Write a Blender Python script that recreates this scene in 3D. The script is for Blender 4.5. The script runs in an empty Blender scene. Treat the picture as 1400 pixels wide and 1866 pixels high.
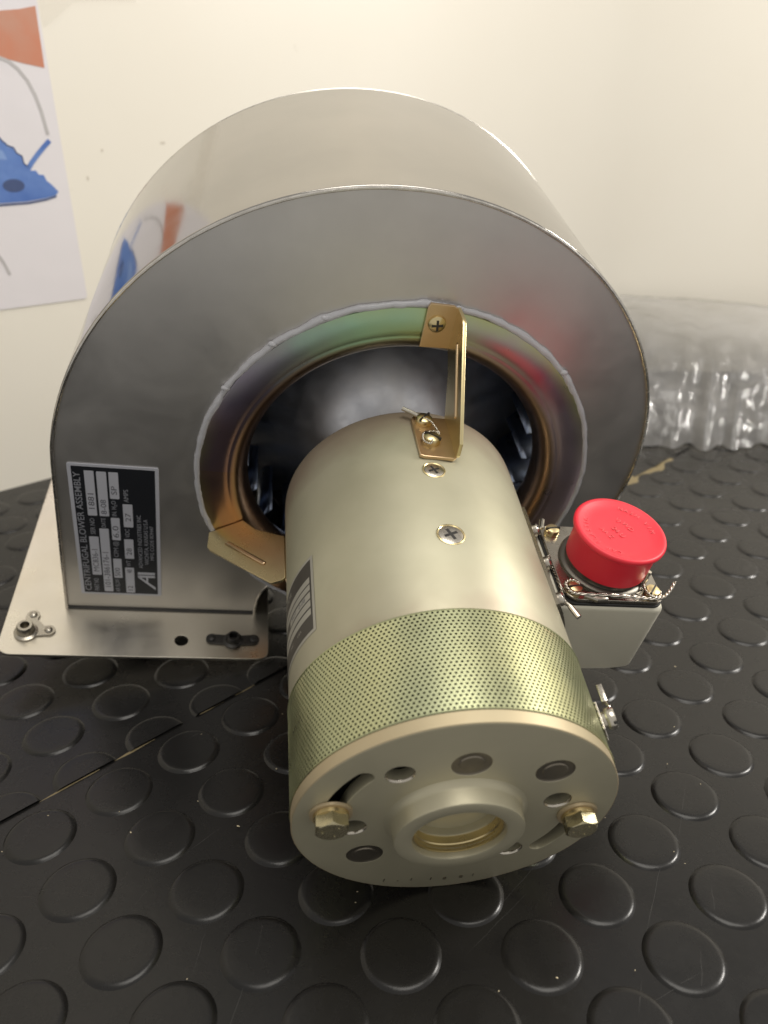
import bpy, bmesh, math, random
from mathutils import Matrix, Vector, noise
random.seed(7)
PI = math.pi; R = math.radians
sc = bpy.context.scene
C = sc.collection
MM = 0.001

# ------------------------------------------------------------------ camera
cam = bpy.data.cameras.new('camera'); camo = bpy.data.objects.new('camera', cam); C.objects.link(camo)
sc.camera = camo
cam.sensor_fit = 'VERTICAL'; cam.sensor_height = 24.0
cam.lens = 24.0 * 1417.7 / 1866.0
cam.clip_start = 0.01; cam.clip_end = 50
CR = ((0.99399, 0.05369, -0.09537), (-0.10926, 0.43503, -0.89376), (-0.00650, 0.89881, 0.43828))
m = Matrix(CR).to_4x4(); m.translation = (-0.0302, -0.4212, 0.2830)
camo.matrix_world = m
cam.dof.use_dof = True; cam.dof.focus_distance = 0.34; cam.dof.aperture_fstop = 6.5
sc.render.resolution_x = 768; sc.render.resolution_y = 1024

# ------------------------------------------------------------------ world and lamps (indoor light)
w = bpy.data.worlds.new('World'); sc.world = w; w.use_nodes = True
w.node_tree.nodes['Background'].inputs[0].default_value = (1.0, 0.965, 0.91, 1)
w.node_tree.nodes['Background'].inputs[1].default_value = 0.56
def area(name, loc, target, size, power, col):
    l = bpy.data.lights.new(name, 'AREA'); l.shape = 'RECTANGLE'; l.size = size[0]; l.size_y = size[1]
    l.energy = power; l.color = col
    o = bpy.data.objects.new(name, l); C.objects.link(o); o.location = loc
    o.rotation_euler = (Vector(target) - Vector(loc)).to_track_quat('-Z', 'Y').to_euler()
    return o
area('ceiling_lamp', (0.25, -0.35, 1.9), (0.05, 0.15, 0), (1.1, 1.1), 18, (1.0, 0.955, 0.88))
area('side_lamp', (1.15, -0.05, 0.85), (0.05, -0.05, 0.05), (0.22, 0.22), 12, (1.0, 0.955, 0.89))
vs = sc.view_settings
vs.view_transform = 'Standard'; vs.look = 'None'; vs.gamma = 1; vs.exposure = 0
vs.use_curve_mapping = False

# ------------------------------------------------------------------ helpers
ZM = 115.45 + 1.22      # motor axis height in the blower's own frame (mm); its origin lies on the mat
DZ = 1.22               # fitted frame -> own frame
YF, YR, YMESH, YB = -193.5, -188.4, -146.0, -19.1
RM = 60.0

def link(name, me, mat=None, parent=None, smooth=None):
    o = bpy.data.objects.new(name, me); C.objects.link(o)
    if mat is not None and not me.materials: me.materials.append(mat)
    if parent is not None: o.parent = parent
    if smooth is not None:
        for p in me.polygons: p.use_smooth = True
        if smooth > 0: sharp(me, smooth)
    return o
def sharp(me, deg):
    try: me.set_sharp_from_angle(angle=R(deg))
    except Exception: pass
def tomesh(bm, name='m', scale=MM):
    bmesh.ops.recalc_face_normals(bm, faces=bm.faces[:])
    if scale != 1: bmesh.ops.scale(bm, vec=(scale,)*3, verts=bm.verts[:])
    me = bpy.data.meshes.new(name); bm.to_mesh(me); bm.free(); return me
def put(name, bm, mat, parent=None, smooth=35):
    return link(name, tomesh(bm, name), mat, parent, smooth)
def tag(o, label, cat=None, group=None, kind=None):
    o['label'] = label
    if cat: o['category'] = cat
    if group: o['group'] = group
    if kind: o['kind'] = kind
    return o
def B(): return bmesh.new()
def lathe(bm, prof, seg=96, mat=None, closed=False, a0=0, a1=2*PI):
    """profile of (r, h): revolves round local Z, h along Z"""
    full = abs(a1-a0-2*PI) < 1e-6
    n = seg if full else seg+1
    rings = []
    for r, h in prof:
        if r < 1e-6: rings.append([bm.verts.new((0, 0, h))]*n)
        else: rings.append([bm.verts.new((r*math.cos(a0+(a1-a0)*k/seg), r*math.sin(a0+(a1-a0)*k/seg), h)) for k in range(n)])
    pr = list(zip(rings, rings[1:]))
    if closed: pr.append((rings[-1], rings[0]))
    vs_ = set()
    for A, D in pr:
        for k in range(n if full else n-1):
            q = [A[k], A[(k+1) % n], D[(k+1) % n], D[k]]; u = []
            for v in q:
                if v not in u: u.append(v)
            if len(u) > 2:
                try: bm.faces.new(u)
                except ValueError: pass
    for rg in rings: vs_.update(rg)
    if mat is not None: bmesh.ops.transform(bm, matrix=mat, verts=list(vs_))
    return list(vs_)
def frame(o, x, y, z):
    x, y, z, o = map(Vector, (x, y, z, o))
    return Matrix(((x.x, y.x, z.x, o.x), (x.y, y.y, z.y, o.y), (x.z, y.z, z.z, o.z), (0, 0, 0, 1)))
def AX(y=0.0, x=0.0, z=None):
    """lathe frame: its Z runs along -Y (towards the motor end), origin on the motor axis at y"""
    return frame((x, y, ZM if z is None else z), (1, 0, 0), (0, 0, 1), (0, -1, 0))
def radial(ang, y, r=RM):
    """frame on the motor surface: Z out, Y along +Y axis"""
    a = R(ang); n = Vector((math.cos(a), 0, math.sin(a))); yy = Vector((0, 1, 0))
    return frame((r*math.cos(a), y, ZM + r*math.sin(a)), yy.cross(n), yy, n)
def box(bm, x0, x1, y0, y1, z0, z1, bev=0, seg=2, mat=None):
    r = bmesh.ops.create_cube(bm, size=1)
    vs_ = r['verts']
    bmesh.ops.transform(bm, matrix=Matrix.Translation(((x0+x1)/2, (y0+y1)/2, (z0+z1)/2)) @ Matrix.Diagonal((abs(x1-x0), abs(y1-y0), abs(z1-z0), 1)), verts=vs_)
    if bev:
        ed = list({e for v in vs_ for e in v.link_edges})
        g = bmesh.ops.bevel(bm, geom=ed, offset=bev, segments=seg, profile=.5, affect='EDGES')
        vs_ = list({v for f in g['faces'] for v in f.verts} | {v for v in vs_ if v.is_valid})
    if mat is not None: bmesh.ops.transform(bm, matrix=mat, verts=vs_)
    return vs_
def tube(bm, pts, r, seg=8, closed=False, cap=True):
    pts = [Vector(p) for p in pts]; n = len(pts); rings = []
    up = Vector((0.13, 0.31, 0.94))
    for i, p in enumerate(pts):
        if closed: t = pts[(i+1) % n]-pts[i-1]
        else: t = pts[min(i+1, n-1)]-pts[max(i-1, 0)]
        t.normalize(); s = t.cross(up)
        if s.length < 1e-3: s = t.cross(Vector((1, 0, 0)))
        s.normalize(); q = s.cross(t)
        rr = r(i) if callable(r) else r
        rings.append([bm.verts.new(p + (s*math.cos(2*PI*k/seg)+q*math.sin(2*PI*k/seg))*rr) for k in range(seg)])
    for i in range(n if closed else n-1):
        A, D = rings[i], rings[(i+1) % n]
        for k in range(seg): bm.faces.new((A[k], A[(k+1) % seg], D[(k+1) % seg], D[k]))
    if cap and not closed:
        bm.faces.new(rings[0]); bm.faces.new(rings[-1][::-1])
def curve_mesh(cu):
    o = bpy.data.objects.new('tmp', cu); C.objects.link(o)
    dg = bpy.context.evaluated_depsgraph_get(); dg.update()
    me = bpy.data.meshes.new_from_object(o.evaluated_get(dg))
    bpy.data.objects.remove(o); bpy.data.curves.remove(cu)
    me.materials.clear()
    return me
def plate(loops, thick, bev=0.0, mat=None):
    """flat plate with holes from closed 2-D loops (mm); lies in XY, centred in Z"""
    cu = bpy.data.curves.new('c', 'CURVE'); cu.dimensions = '2D'; cu.fill_mode = 'BOTH'
    for lp in loops:
        s = cu.splines.new('POLY'); s.points.add(len(lp)-1)
        for p, (x, y) in zip(s.points, lp): p.co = (x, y, 0, 1)
        s.use_cyclic_u = True
    cu.extrude = max(thick/2-bev, 1e-4); cu.bevel_depth = bev; cu.bevel_resolution = 1; cu.offset = -bev
    me = curve_mesh(cu)
    M = Matrix.Diagonal((MM, MM, MM, 1))
    if mat is not None: M = M @ mat
    me.transform(M); return me
def circle(x, y, r, n=40): return [(x+r*math.cos(2*PI*k/n), y+r*math.sin(2*PI*k/n)) for k in range(n)]
def rrect(x0, x1, y0, y1, r, n=6):
    out = []
    rs = r if isinstance(r, (list, tuple)) else [r]*4
    for (cx, cy, a, rr) in ((x1, y1, 0, rs[0]), (x0, y1, 90, rs[1]), (x0, y0, 180, rs[2]), (x1, y0, 270, rs[3])):
        sx = 1 if cx == x1 else -1; sy = 1 if cy == y1 else -1
        for k in range(n+1):
            t = R(a+90*k/n); out.append((cx-sx*rr+rr*math.cos(t), cy-sy*rr+rr*math.sin(t)))
    return out
def text(s, size, width=None, depth=0.0, bold=0.0):
    cu = bpy.data.curves.new('t', 'FONT'); cu.body = s; cu.size = size; cu.resolution_u = 3
    cu.align_x = 'CENTER'; cu.align_y = 'CENTER'; cu.extrude = depth; cu.offset = bold
    me = curve_mesh(cu)
    if width and len(me.vertices):
        xs = [v.co.x for v in me.vertices]; k = width/(max(xs)-min(xs)); mid = (max(xs)+min(xs))/2
        for v in me.vertices: v.co.x = (v.co.x-mid)*k
    return me
def join(meshes, name='j'):
    bm = B()
    for me in meshes: bm.from_mesh(me); bpy.data.meshes.remove(me)
    me = bpy.data.meshes.new(name); bm.to_mesh(me); bm.free(); return me

# ------------------------------------------------------------------ materials
def mat(name, col, rough=.5, metal=0.0, spec=.5, **kw):
    m = bpy.data.materials.new(name); m.use_nodes = True
    b = m.node_tree.nodes['Principled BSDF']
    b.inputs['Base Color'].default_value = (*col, 1); b.inputs['Roughness'].default_value = rough
    b.inputs['Metallic'].default_value = metal; b.inputs['Specular IOR Level'].default_value = spec
    for k, v in kw.items(): b.inputs[k.replace('_', ' ')].default_value = v
    return m
def nodes(m): return m.node_tree.nodes, m.node_tree.links, m.node_tree.nodes['Principled BSDF']
def coords(m, scale=(1, 1, 1), kind='Object'):
    N, L, b = nodes(m)
    tc = N.new('ShaderNodeTexCoord'); mp = N.new('ShaderNodeMapping'); mp.inputs['Scale'].default_value = scale
    L.new(tc.outputs[kind], mp.inputs['Vector']); return mp.outputs['Vector']
def noise_tex(m, vec, scale, detail=4, rough=.55, dist=0.0):
    N, L, b = nodes(m); t = N.new('ShaderNodeTexNoise'); t.inputs['Scale'].default_value = scale
    t.inputs['Detail'].default_value = detail; t.inputs['Roughness'].default_value = rough; t.inputs['Distortion'].default_value = dist
    L.new(vec, t.inputs['Vector']); return t.outputs['Fac']
def ramp(m, fac, stops):
    N, L, b = nodes(m); r = N.new('ShaderNodeValToRGB'); e = r.color_ramp.elements
    while len(e) < len(stops): e.new(.5)
    for el, (p, c) in zip(e, stops): el.position = p; el.color = (*c, 1) if len(c) == 3 else c
    L.new(fac, r.inputs['Fac']); return r.outputs['Color']
def g(v): return (v, v, v)
def bump(m, fac, strength, dist=.001):
    N, L, b = nodes(m); bp = N.new('ShaderNodeBump'); bp.inputs['Strength'].default_value = strength; bp.inputs['Distance'].default_value = dist
    L.new(fac, bp.inputs['Height'])
    if b.inputs['Normal'].is_linked: L.new(b.inputs['Normal'].links[0].from_socket, bp.inputs['Normal'])
    L.new(bp.outputs['Normal'], b.inputs['Normal'])
def setcol(m, col): nodes(m)[1].new(col, nodes(m)[2].inputs['Base Color'])
def setrough(m, col): nodes(m)[1].new(col, nodes(m)[2].inputs['Roughness'])
def mixc(m, a, b_, fac, mode='MIX'):
    N, L, b = nodes(m); x = N.new('ShaderNodeMix'); x.data_type = 'RGBA'; x.blend_type = mode
    for s, v in ((x.inputs[0], fac), (x.inputs[6], a), (x.inputs[7], b_)):
        if isinstance(v, (float, int)): s.default_value = v
        elif isinstance(v, tuple): s.default_value = (*v, 1)
        else: L.new(v, s)
    return x.outputs[2]

M = {}
def worn_metal(name, c0, c1, r0, r1, sc_=25, bmp=.05, wave=0.0, metal=1.0, stretch=(1, 1, 1)):
    m_ = mat(name, c0, r0, metal); v = coords(m_, stretch)
    n1 = noise_tex(m_, v, sc_, 5, .6); setcol(m_, ramp(m_, n1, [(.3, c0), (.7, c1)]))
    n2 = noise_tex(m_, v, sc_*2.3, 6, .65, .4); setrough(m_, ramp(m_, n2, [(.3, g(r0)), (.72, g(r1))]))
    n3 = noise_tex(m_, v, sc_*30, 3); bump(m_, n3, bmp, .0002)
    if wave: bump(m_, noise_tex(m_, v, 9, 1), wave, .004)
    M[name] = m_; return m_
worn_metal('scroll_band', (.37, .355, .33), (.42, .40, .37), .06, .13, 18, .01, .02)
worn_metal('scroll_face', (.56, .545, .525), (.68, .66, .635), .36, .50, 10, .03, .03)
worn_metal('seam_metal', (.74, .71, .66), (.55, .52, .48), .15, .35, 120, .15)
worn_metal('plate_metal', (.62, .57, .47), (.70, .66, .58), .24, .42, 16, .05, .03)
worn_metal('motor_paint', (.385, .365, .255), (.51, .485, .36), .40, .54, 9, .06, 0, .5)
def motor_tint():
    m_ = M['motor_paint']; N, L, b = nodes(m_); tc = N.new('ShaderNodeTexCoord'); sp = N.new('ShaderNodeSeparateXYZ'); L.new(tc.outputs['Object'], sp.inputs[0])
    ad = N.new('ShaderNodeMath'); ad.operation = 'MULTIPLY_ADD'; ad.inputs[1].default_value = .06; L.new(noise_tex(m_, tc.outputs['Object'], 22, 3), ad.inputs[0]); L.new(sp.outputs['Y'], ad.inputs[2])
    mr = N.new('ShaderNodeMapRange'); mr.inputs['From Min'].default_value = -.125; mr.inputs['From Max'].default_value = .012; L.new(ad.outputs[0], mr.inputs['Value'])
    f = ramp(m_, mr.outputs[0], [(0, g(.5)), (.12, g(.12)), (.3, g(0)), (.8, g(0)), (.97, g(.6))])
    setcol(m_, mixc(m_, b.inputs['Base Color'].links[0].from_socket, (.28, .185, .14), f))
motor_tint()
worn_metal('endplate', (.47, .44, .315), (.57, .53, .39), .40, .54, 10, .08, 0, .6)
worn_metal('rim_metal', (.47, .375, .235), (.49, .42, .275), .42, .52, 20, .05, 0, .5)
worn_metal('band_metal', (.62, .62, .35), (.54, .57, .35), .26, .36, 22, .03, 0, .95)
worn_metal('gold', (.72, .57, .31), (.66, .57, .32), .24, .34, 18, .04)
worn_metal('gold_pink', (.72, .50, .32), (.66, .51, .30), .26, .36, 18, .04)
worn_metal('steel', (.62, .58, .50), (.52, .48, .42), .18, .34, 150, .05)
worn_metal('bolt_metal', (.58, .52, .32), (.42, .38, .26), .18, .34, 160, .08)
worn_metal('box_metal', (.76, .725, .60), (.80, .765, .64), .38, .48, 20, .05, 0, .45)
worn_metal('flange_metal', (.36, .33, .28), (.44, .41, .35), .22, .34, 60, .05)
worn_metal('plug_metal', (.22, .195, .16), (.28, .25, .20), .36, .5, 90, .2)
worn_metal('impeller_metal', (.80, .80, .82), (.62, .64, .70), .34, .52, 30, .03)
worn_metal('blade_metal', (.50, .60, .78), (.42, .50, .68), .24, .4, 40, .03)
worn_metal('dark_nut', (.08, .075, .07), (.05, .05, .05), .3, .5, 100, .05, 0, .8)
M['inside_shade'] = mat('inside_shade', (.012, .012, .010), .7)  # near-black: shade of the motor interior put into the colour
M['gasket'] = mat('gasket', (.02, .02, .02), .6)
M['connector_dark'] = mat('connector_dark', (.14, .13, .11), .38, .8)
# iridescent yellow passivate on the inlet ring: a film whose tint drifts over the ring
m_ = mat('passivate', (.3, .25, .2), .2, 1.0); N, L, b = nodes(m_); v = coords(m_)
sp = N.new('ShaderNodeSeparateXYZ'); L.new(v, sp.inputs[0])
zz = N.new('ShaderNodeMath'); zz.operation = 'SUBTRACT'; zz.inputs[1].default_value = ZM*MM; L.new(sp.outputs['Z'], zz.inputs[0])
at = N.new('ShaderNodeMath'); at.operation = 'ARCTAN2'; L.new(zz.outputs[0], at.inputs[0]); L.new(sp.outputs['X'], at.inputs[1])
nz = N.new('ShaderNodeMath'); nz.operation = 'MULTIPLY_ADD'; nz.inputs[1].default_value = .9; L.new(noise_tex(m_, v, 26, 3, .5), nz.inputs[0]); L.new(at.outputs[0], nz.inputs[2])
mr = N.new('ShaderNodeMapRange'); mr.inputs['From Min'].default_value = -PI+.45; mr.inputs['From Max'].default_value = PI+.45; L.new(nz.outputs[0], mr.inputs['Value'])
d2 = lambda d: (d+180)/360
film_c = ramp(m_, mr.outputs[0], [(0, (.34, .22, .19)), (d2(-150), (.62, .33, .16)), (d2(-95), (.4, .3, .2)), (d2(-25), (.64, .42, .30)), (d2(8), (.50, .40, .44)), (d2(30), (.46, .38, .44)), (d2(48), (.52, .26, .33)), (d2(66), (.44, .38, .38)), (d2(88), (.40, .52, .28)), (d2(110), (.32, .50, .36)), (d2(128), (.27, .30, .30)), (d2(150), (.25, .21, .28)), (1, (.34, .22, .23))])
rx = N.new('ShaderNodeVectorMath'); rx.operation = 'LENGTH'; cb = N.new('ShaderNodeCombineXYZ'); L.new(sp.outputs['X'], cb.inputs[0]); L.new(zz.outputs[0], cb.inputs[1]); L.new(cb.outputs[0], rx.inputs[0])
er = N.new('ShaderNodeMapRange'); er.inputs['From Min'].default_value = .098; er.inputs['From Max'].default_value = .1045; L.new(rx.outputs['Value'], er.inputs['Value'])
n2 = noise_tex(m_, v, 60, 4)
e2 = N.new('ShaderNodeMath'); e2.operation = 'MULTIPLY'; L.new(er.outputs[0], e2.inputs[0]); L.new(ramp(m_, noise_tex(m_, v, 14, 2), [(.4, g(0)), (.6, g(.75))]), e2.inputs[1])
ir = N.new('ShaderNodeMapRange'); ir.inputs['From Min'].default_value = .0895; ir.inputs['From Max'].default_value = .0865; ir.inputs['To Max'].default_value = .8; L.new(rx.outputs['Value'], ir.inputs['Value'])
setcol(m_, mixc(m_, mixc(m_, film_c, (.46, .48, .17), e2.outputs[0]), (.40, .29, .20), ir.outputs[0]))
setrough(m_, ramp(m_, n2, [(.3, g(.27)), (.8, g(.36))])); M['passivate'] = m_
# sealant
M['sealant'] = mat('sealant', (.74, .74, .78), .2, 0, .5, Subsurface_Weight=.25, Transmission_Weight=.35)
M['sealant'].node_tree.nodes['Principled BSDF'].inputs['Subsurface Radius'].default_value = (.004, .004, .004)
# printed matter
M['ink_black'] = mat('ink_black', (.022, .024, .030), .32, .3)
M['foil'] = mat('foil', (.56, .57, .63), .4, .1)
M['foil_text'] = mat('foil_text', (.34, .35, .39), .4, .1)
M['print_dark'] = mat('print_dark', (.10, .10, .12), .5)
M['ink_brown'] = mat('ink_brown', (.07, .062, .05), .4, .3)
M['foil_warm'] = mat('foil_warm', (.46, .44, .38), .4, .5)
# red cap
m_ = mat('red_plastic', (.76, .028, .05), .42, 0, .45, Subsurface_Weight=.3); nodes(m_)[2].inputs['Subsurface Radius'].default_value = (.004, .0008, .0006)
bump(m_, noise_tex(m_, coords(m_), 900, 3), .05, .0002); M['red'] = m_
M['red_letter_lit'] = mat('red_letter_lit', (.78, .10, .12), .4, 0, .5, Subsurface_Weight=.0)  # paler red than the cap: light caught by raised letters, put into colour
M['red_letter_lit'].node_tree.nodes['Principled BSDF'].inputs['Subsurface Radius'].default_value = (.002, .0005, .0004)
# rubber
m_ = mat('rubber', (.018, .017, .016), .42, 0, .36); v = coords(m_, kind='Generated') if False else coords(m_)
geo = nodes(m_)[0].new('ShaderNodeNewGeometry'); v = geo.outputs['Position']
n1 = noise_tex(m_, v, 9, 5, .6); n2 = noise_tex(m_, v, 420, 4, .7); n3 = noise_tex(m_, v, 45, 6, .7, .5)
mpx = nodes(m_)[0].new('ShaderNodeMapping'); mpx.inputs['Rotation'].default_value = (0, 0, R(38)); mpx.inputs['Scale'].default_value = (6, 260, 1)
nodes(m_)[1].new(v, mpx.inputs['Vector']); n4 = noise_tex(m_, mpx.outputs['Vector'], 1.0, 2, .5)
base = ramp(m_, n1, [(.3, (.008, .0077, .0074)), (.7, (.014, .0132, .0125))])
base = mixc(m_, base, (.075, .07, .065), ramp(m_, n3, [(.66, g(0)), (.80, g(.4))]))
base = mixc(m_, base, (.10, .095, .09), ramp(m_, n2, [(.76, g(0)), (.80, g(.8))]))
setcol(m_, base); setrough(m_, ramp(m_, n3, [(.3, g(.21)), (.7, g(.32))]))
bump(m_, n2, .12, .0004); bump(m_, ramp(m_, n4, [(.70, g(0)), (.76, g(1))]), .08, .0002); M['rubber'] = m_
m_ = mat('glue', (.18, .14, .068), .6); bump(m_, noise_tex(m_, coords(m_), 400, 4), .5, .001); M['glue'] = m_
# wall
m_ = mat('wall_paint', (.80, .75, .64), .42, 0, .4); v = nodes(m_)[0].new('ShaderNodeNewGeometry').outputs['Position']
n1 = noise_tex(m_, v, 5, 4); n2 = noise_tex(m_, v, 38, 3, .5); n3 = noise_tex(m_, v, 240, 5)
b0 = ramp(m_, n1, [(.3, (.80, .755, .66)), (.7, (.82, .78, .69))])
setcol(m_, mixc(m_, b0, (.50, .45, .37), ramp(m_, n2, [(.74, g(0)), (.80, g(.35))])))
bump(m_, n3, .06, .0006); M['wall'] = m_
M['smudge'] = mat('smudge', (.62, .57, .48), .6)
m_ = mat('paper', (.74, .71, .73), .30, 0, .5, Coat_Weight=.4); bump(m_, noise_tex(m_, coords(m_), 22, 2), .25, .003); M['paper'] = m_
def printed(name, c0, c1, scale):
    m_ = mat(name, c0, .32, 0, .5, Coat_Weight=.4); v = coords(m_)
    setcol(m_, ramp(m_, noise_tex(m_, v, scale, 4, .6), [(.3, c0), (.7, c1)])); M[name] = m_
printed('print_orange', (.56, .20, .11), (.52, .29, .21), 18)
printed('print_blue', (.05, .13, .42), (.13, .24, .55), 30)
printed('print_blue_dark', (.03, .06, .16), (.05, .08, .2), 60)
printed('print_blue_pale', (.16, .27, .58), (.22, .34, .62), 30)
printed('print_grey', (.46, .44, .44), (.52, .50, .50), 60)
def film(name, tr, col, rough, bscale):
    m_ = mat(name, col, rough, 0, .6); N, L, b = nodes(m_)
    out = [x for x in N if x.type == 'OUTPUT_MATERIAL'][0]
    t = N.new('ShaderNodeBsdfTransparent'); mx = N.new('ShaderNodeMixShader')
    fr = N.new('ShaderNodeFresnel'); fr.inputs['IOR'].default_value = 1.45
    r_ = N.new('ShaderNodeMapRange'); r_.inputs['To Min'].default_value = 1-tr; r_.inputs['To Max'].default_value = min(1, (1-tr)*3)
    L.new(fr.outputs[0], r_.inputs['Value']); L.new(r_.outputs[0], mx.inputs[0])
    L.new(t.outputs[0], mx.inputs[1]); L.new(b.outputs[0], mx.inputs[2]); L.new(mx.outputs[0], out.inputs['Surface'])
    bump(m_, noise_tex(m_, coords(m_), bscale, 5, .6), .35, .004); M[name] = m_
m_ = mat('plastic_film', (.8, .79, .79), .08, 0, .6); N, L, b = nodes(m_); out = [x for x in N if x.type == 'OUTPUT_MATERIAL'][0]
bump(m_, noise_tex(m_, coords(m_), 45, 5, .62, .6), .5, .004); nrm = b.inputs['Normal'].links[0].from_socket
tl = N.new('ShaderNodeBsdfTranslucent'); tl.inputs[0].default_value = (.86, .84, .84, 1)
rf = N.new('ShaderNodeBsdfRefraction'); rf.inputs['Roughness'].default_value = .62; rf.inputs['IOR'].default_value = 1.28; L.new(nrm, rf.inputs['Normal'])
tr = N.new('ShaderNodeBsdfTransparent')
def msh(f, a, b2):
    x = N.new('ShaderNodeMixShader')
    if isinstance(f, float): x.inputs[0].default_value = f
    else: L.new(f, x.inputs[0])
    L.new(a, x.inputs[1]); L.new(b2, x.inputs[2]); return x.outputs[0]
clear = msh(.38, rf.outputs[0], tr.outputs[0])
cloud = msh(ramp(m_, noise_tex(m_, coords(m_), 16, 4), [(.35, g(.16)), (.7, g(.44))]), clear, msh(.5, tl.outputs[0], b.outputs[0]))
gl = N.new('ShaderNodeBsdfGlossy'); gl.inputs['Roughness'].default_value = .11; L.new(nrm, gl.inputs['Normal'])
fr = N.new('ShaderNodeFresnel'); fr.inputs['IOR'].default_value = 1.5; L.new(nrm, fr.inputs['Normal'])
L.new(msh(fr.outputs[0], cloud, gl.outputs[0]), out.inputs['Surface']); M['plastic_film'] = m_
film('tape_film', .95, (.85, .80, .72), .35, 60)

# ------------------------------------------------------------------ the setting: mat of two sheets, wall
EA = .6596; LP = 38.27
ea = Vector((math.cos(EA), math.sin(EA))); eb = Vector((math.sin(EA), -math.cos(EA)))
ORG = Vector((109.893, -188.245))
def lat(i, j): p = ORG + ea*(LP*i) + eb*(LP*j); return p
SEAM = -5.53
WA = R(34.66); WP = Vector((-302.3, 241.8)); wd = Vector((math.cos(WA), math.sin(WA))); wn = Vector((wd.y, -wd.x))
def inside_wall(p): return (p-WP).dot(wn) > 0
def sheet(name, j0, j1):
    bm = B()
    lo = [lat(-30, j0), lat(40, j0), lat(40, j1), lat(-30, j1)]
    top = [bm.verts.new((p.x, p.y, -1.2)) for p in lo]; bot = [bm.verts.new((p.x, p.y, -4.2)) for p in lo]
    bm.faces.new(top); bm.faces.new(bot[::-1])
    for k in range(4): bm.faces.new((top[k], top[(k+1) % 4], bot[(k+1) % 4], bot[k]))
    bmesh.ops.scale(bm, vec=(1, 1, 1), verts=bm.verts[:])
    # unseen front edge added: trimmed so world light from below reaches the front faces
    g_ = bmesh.ops.bisect_plane(bm, geom=bm.verts[:]+bm.edges[:]+bm.faces[:], plane_co=(0, -335, 0), plane_no=(0, -1, 0), clear_outer=True)
    ed = [e for e in g_['geom_cut'] if isinstance(e, bmesh.types.BMEdge)]
    if ed: bmesh.ops.holes_fill(bm, edges=ed)
    return put(name, bm, M['rubber'], None, None)
mat_front = tag(sheet('rubber_mat', SEAM+.0012, 24), 'black studded rubber mat sheet in front of the glued seam', kind='structure')
mat_back = tag(sheet('rubber_mat', -34, SEAM-.0012), 'black studded rubber mat sheet behind the glued seam', kind='structure')
SP = [(0, 0), (8, 0.02), (12.4, 0), (13.2, -.05), (13.9, -.18), (14.5, -.40), (15.0, -.70), (15.4, -1.02), (15.7, -1.22), (15.8, -1.3)]
def stud_bm(seg=40):
    bm = B(); lathe(bm, [(r, h) for r, h in SP], seg); return bm
stud_me = tomesh(stud_bm(), 'stud'); stud_me.materials.append(M['rubber'])
for p in stud_me.polygons: p.use_smooth = True
mi = camo.matrix_world.inverted()
fx = 1417.7/700; fy = 1417.7/933
def vis(p):
    q = mi @ Vector((p.x*MM, p.y*MM, 0))
    if q.z > -.05: return 0
    u = q.x/-q.z*fx; v_ = q.y/-q.z*fy
    return 1/-q.z if abs(u) < 1.06 and abs(v_) < 1.05 else 0
cand = []
for i in range(-24, 30):
    for j in range(-5, 16):
        cand.append((lat(i, j), mat_front, False))
    for j in range(-26, -5):
        cand.append((lat(i-.17, j+.43-.0), mat_back, j == -6))
cand = [c_ for c_ in cand if inside_wall(c_[0]+wn*18) and (c_[0]-WP).dot(wn) > 10 and c_[0].length < 900 and c_[0].y > -316]
seen = sorted([c_ for c_ in cand if vis(c_[0])], key=lambda c_: -vis(c_[0]))[:298]
rest = [c_ for c_ in cand if c_ not in seen]
cut_me = None
def cut_bm():
    bm = stud_bm()
    # the seam cuts this row of the back sheet: its distance from the stud centres along eb
    d = (SEAM-.0012-(-5.57))*LP
    bmesh.ops.bisect_plane(bm, geom=bm.verts[:]+bm.edges[:]+bm.faces[:], plane_co=(eb.x*d, eb.y*d, 0), plane_no=(eb.x, eb.y, 0), clear_outer=True)
    return bm
cut_me = tomesh(cut_bm(), 'cut_stud'); cut_me.materials.append(M['rubber'])
for p in cut_me.polygons: p.use_smooth = True
for p, par, cut in seen:
    o = link('stud', cut_me if cut else stud_me, None, par); o.location = (p.x*MM, p.y*MM, 0)
for par in (mat_front, mat_back):
    bm = B()
    for p, pr, cut in rest:
        if pr is par: lathe(bm, [(0, 0), (13.4, 0), (14.6, -.5), (16, -1.25)], 14, Matrix.Translation((p.x, p.y, 0)))
    o = put('stud_field', bm, M['rubber'], par); o['kind'] = 'stuff'
# yellow glue squeezed out of the seam
def glue(u0, u1, wmax, seed, hh=.5, n=60):
    bm = B(); rows = []
    for k in range(n+1):
        t = k/n; u = u0+(u1-u0)*t
        a = max(0, noise.noise(Vector((u*2.1, seed, 0)))*.9+.35)*math.sin(PI*t)**.4
        wv = .04+wmax*a; off = noise.noise(Vector((u*1.3, seed+5, 0)))*wmax*.6
        row = []
        for s in range(5):
            q = (s/4-.5)*2; p = lat(u, SEAM)+eb*(q*wv+off); h_ = -1.25+(1-q*q)*hh*(.3+a)
            row.append(bm.verts.new((p.x, p.y, h_)))
        rows.append(row)
    for A, D in zip(rows, rows[1:]):
        for s in range(4): bm.faces.new((A[s], A[s+1], D[s+1], D[s]))
    return put('glue_line', bm, M['glue'], mat_front, 0)
glue(-4.8, -4.0, 1.3, 1, .25); glue(-3.8, -3.2, 1.2, 6, .25); glue(-2.5, -2.1, 1.2, 3, .3); glue(-1.9, -1.55, .9, 4, .25); glue(7.6, 11.2, 15, 9, 1.6, 110)
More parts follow.
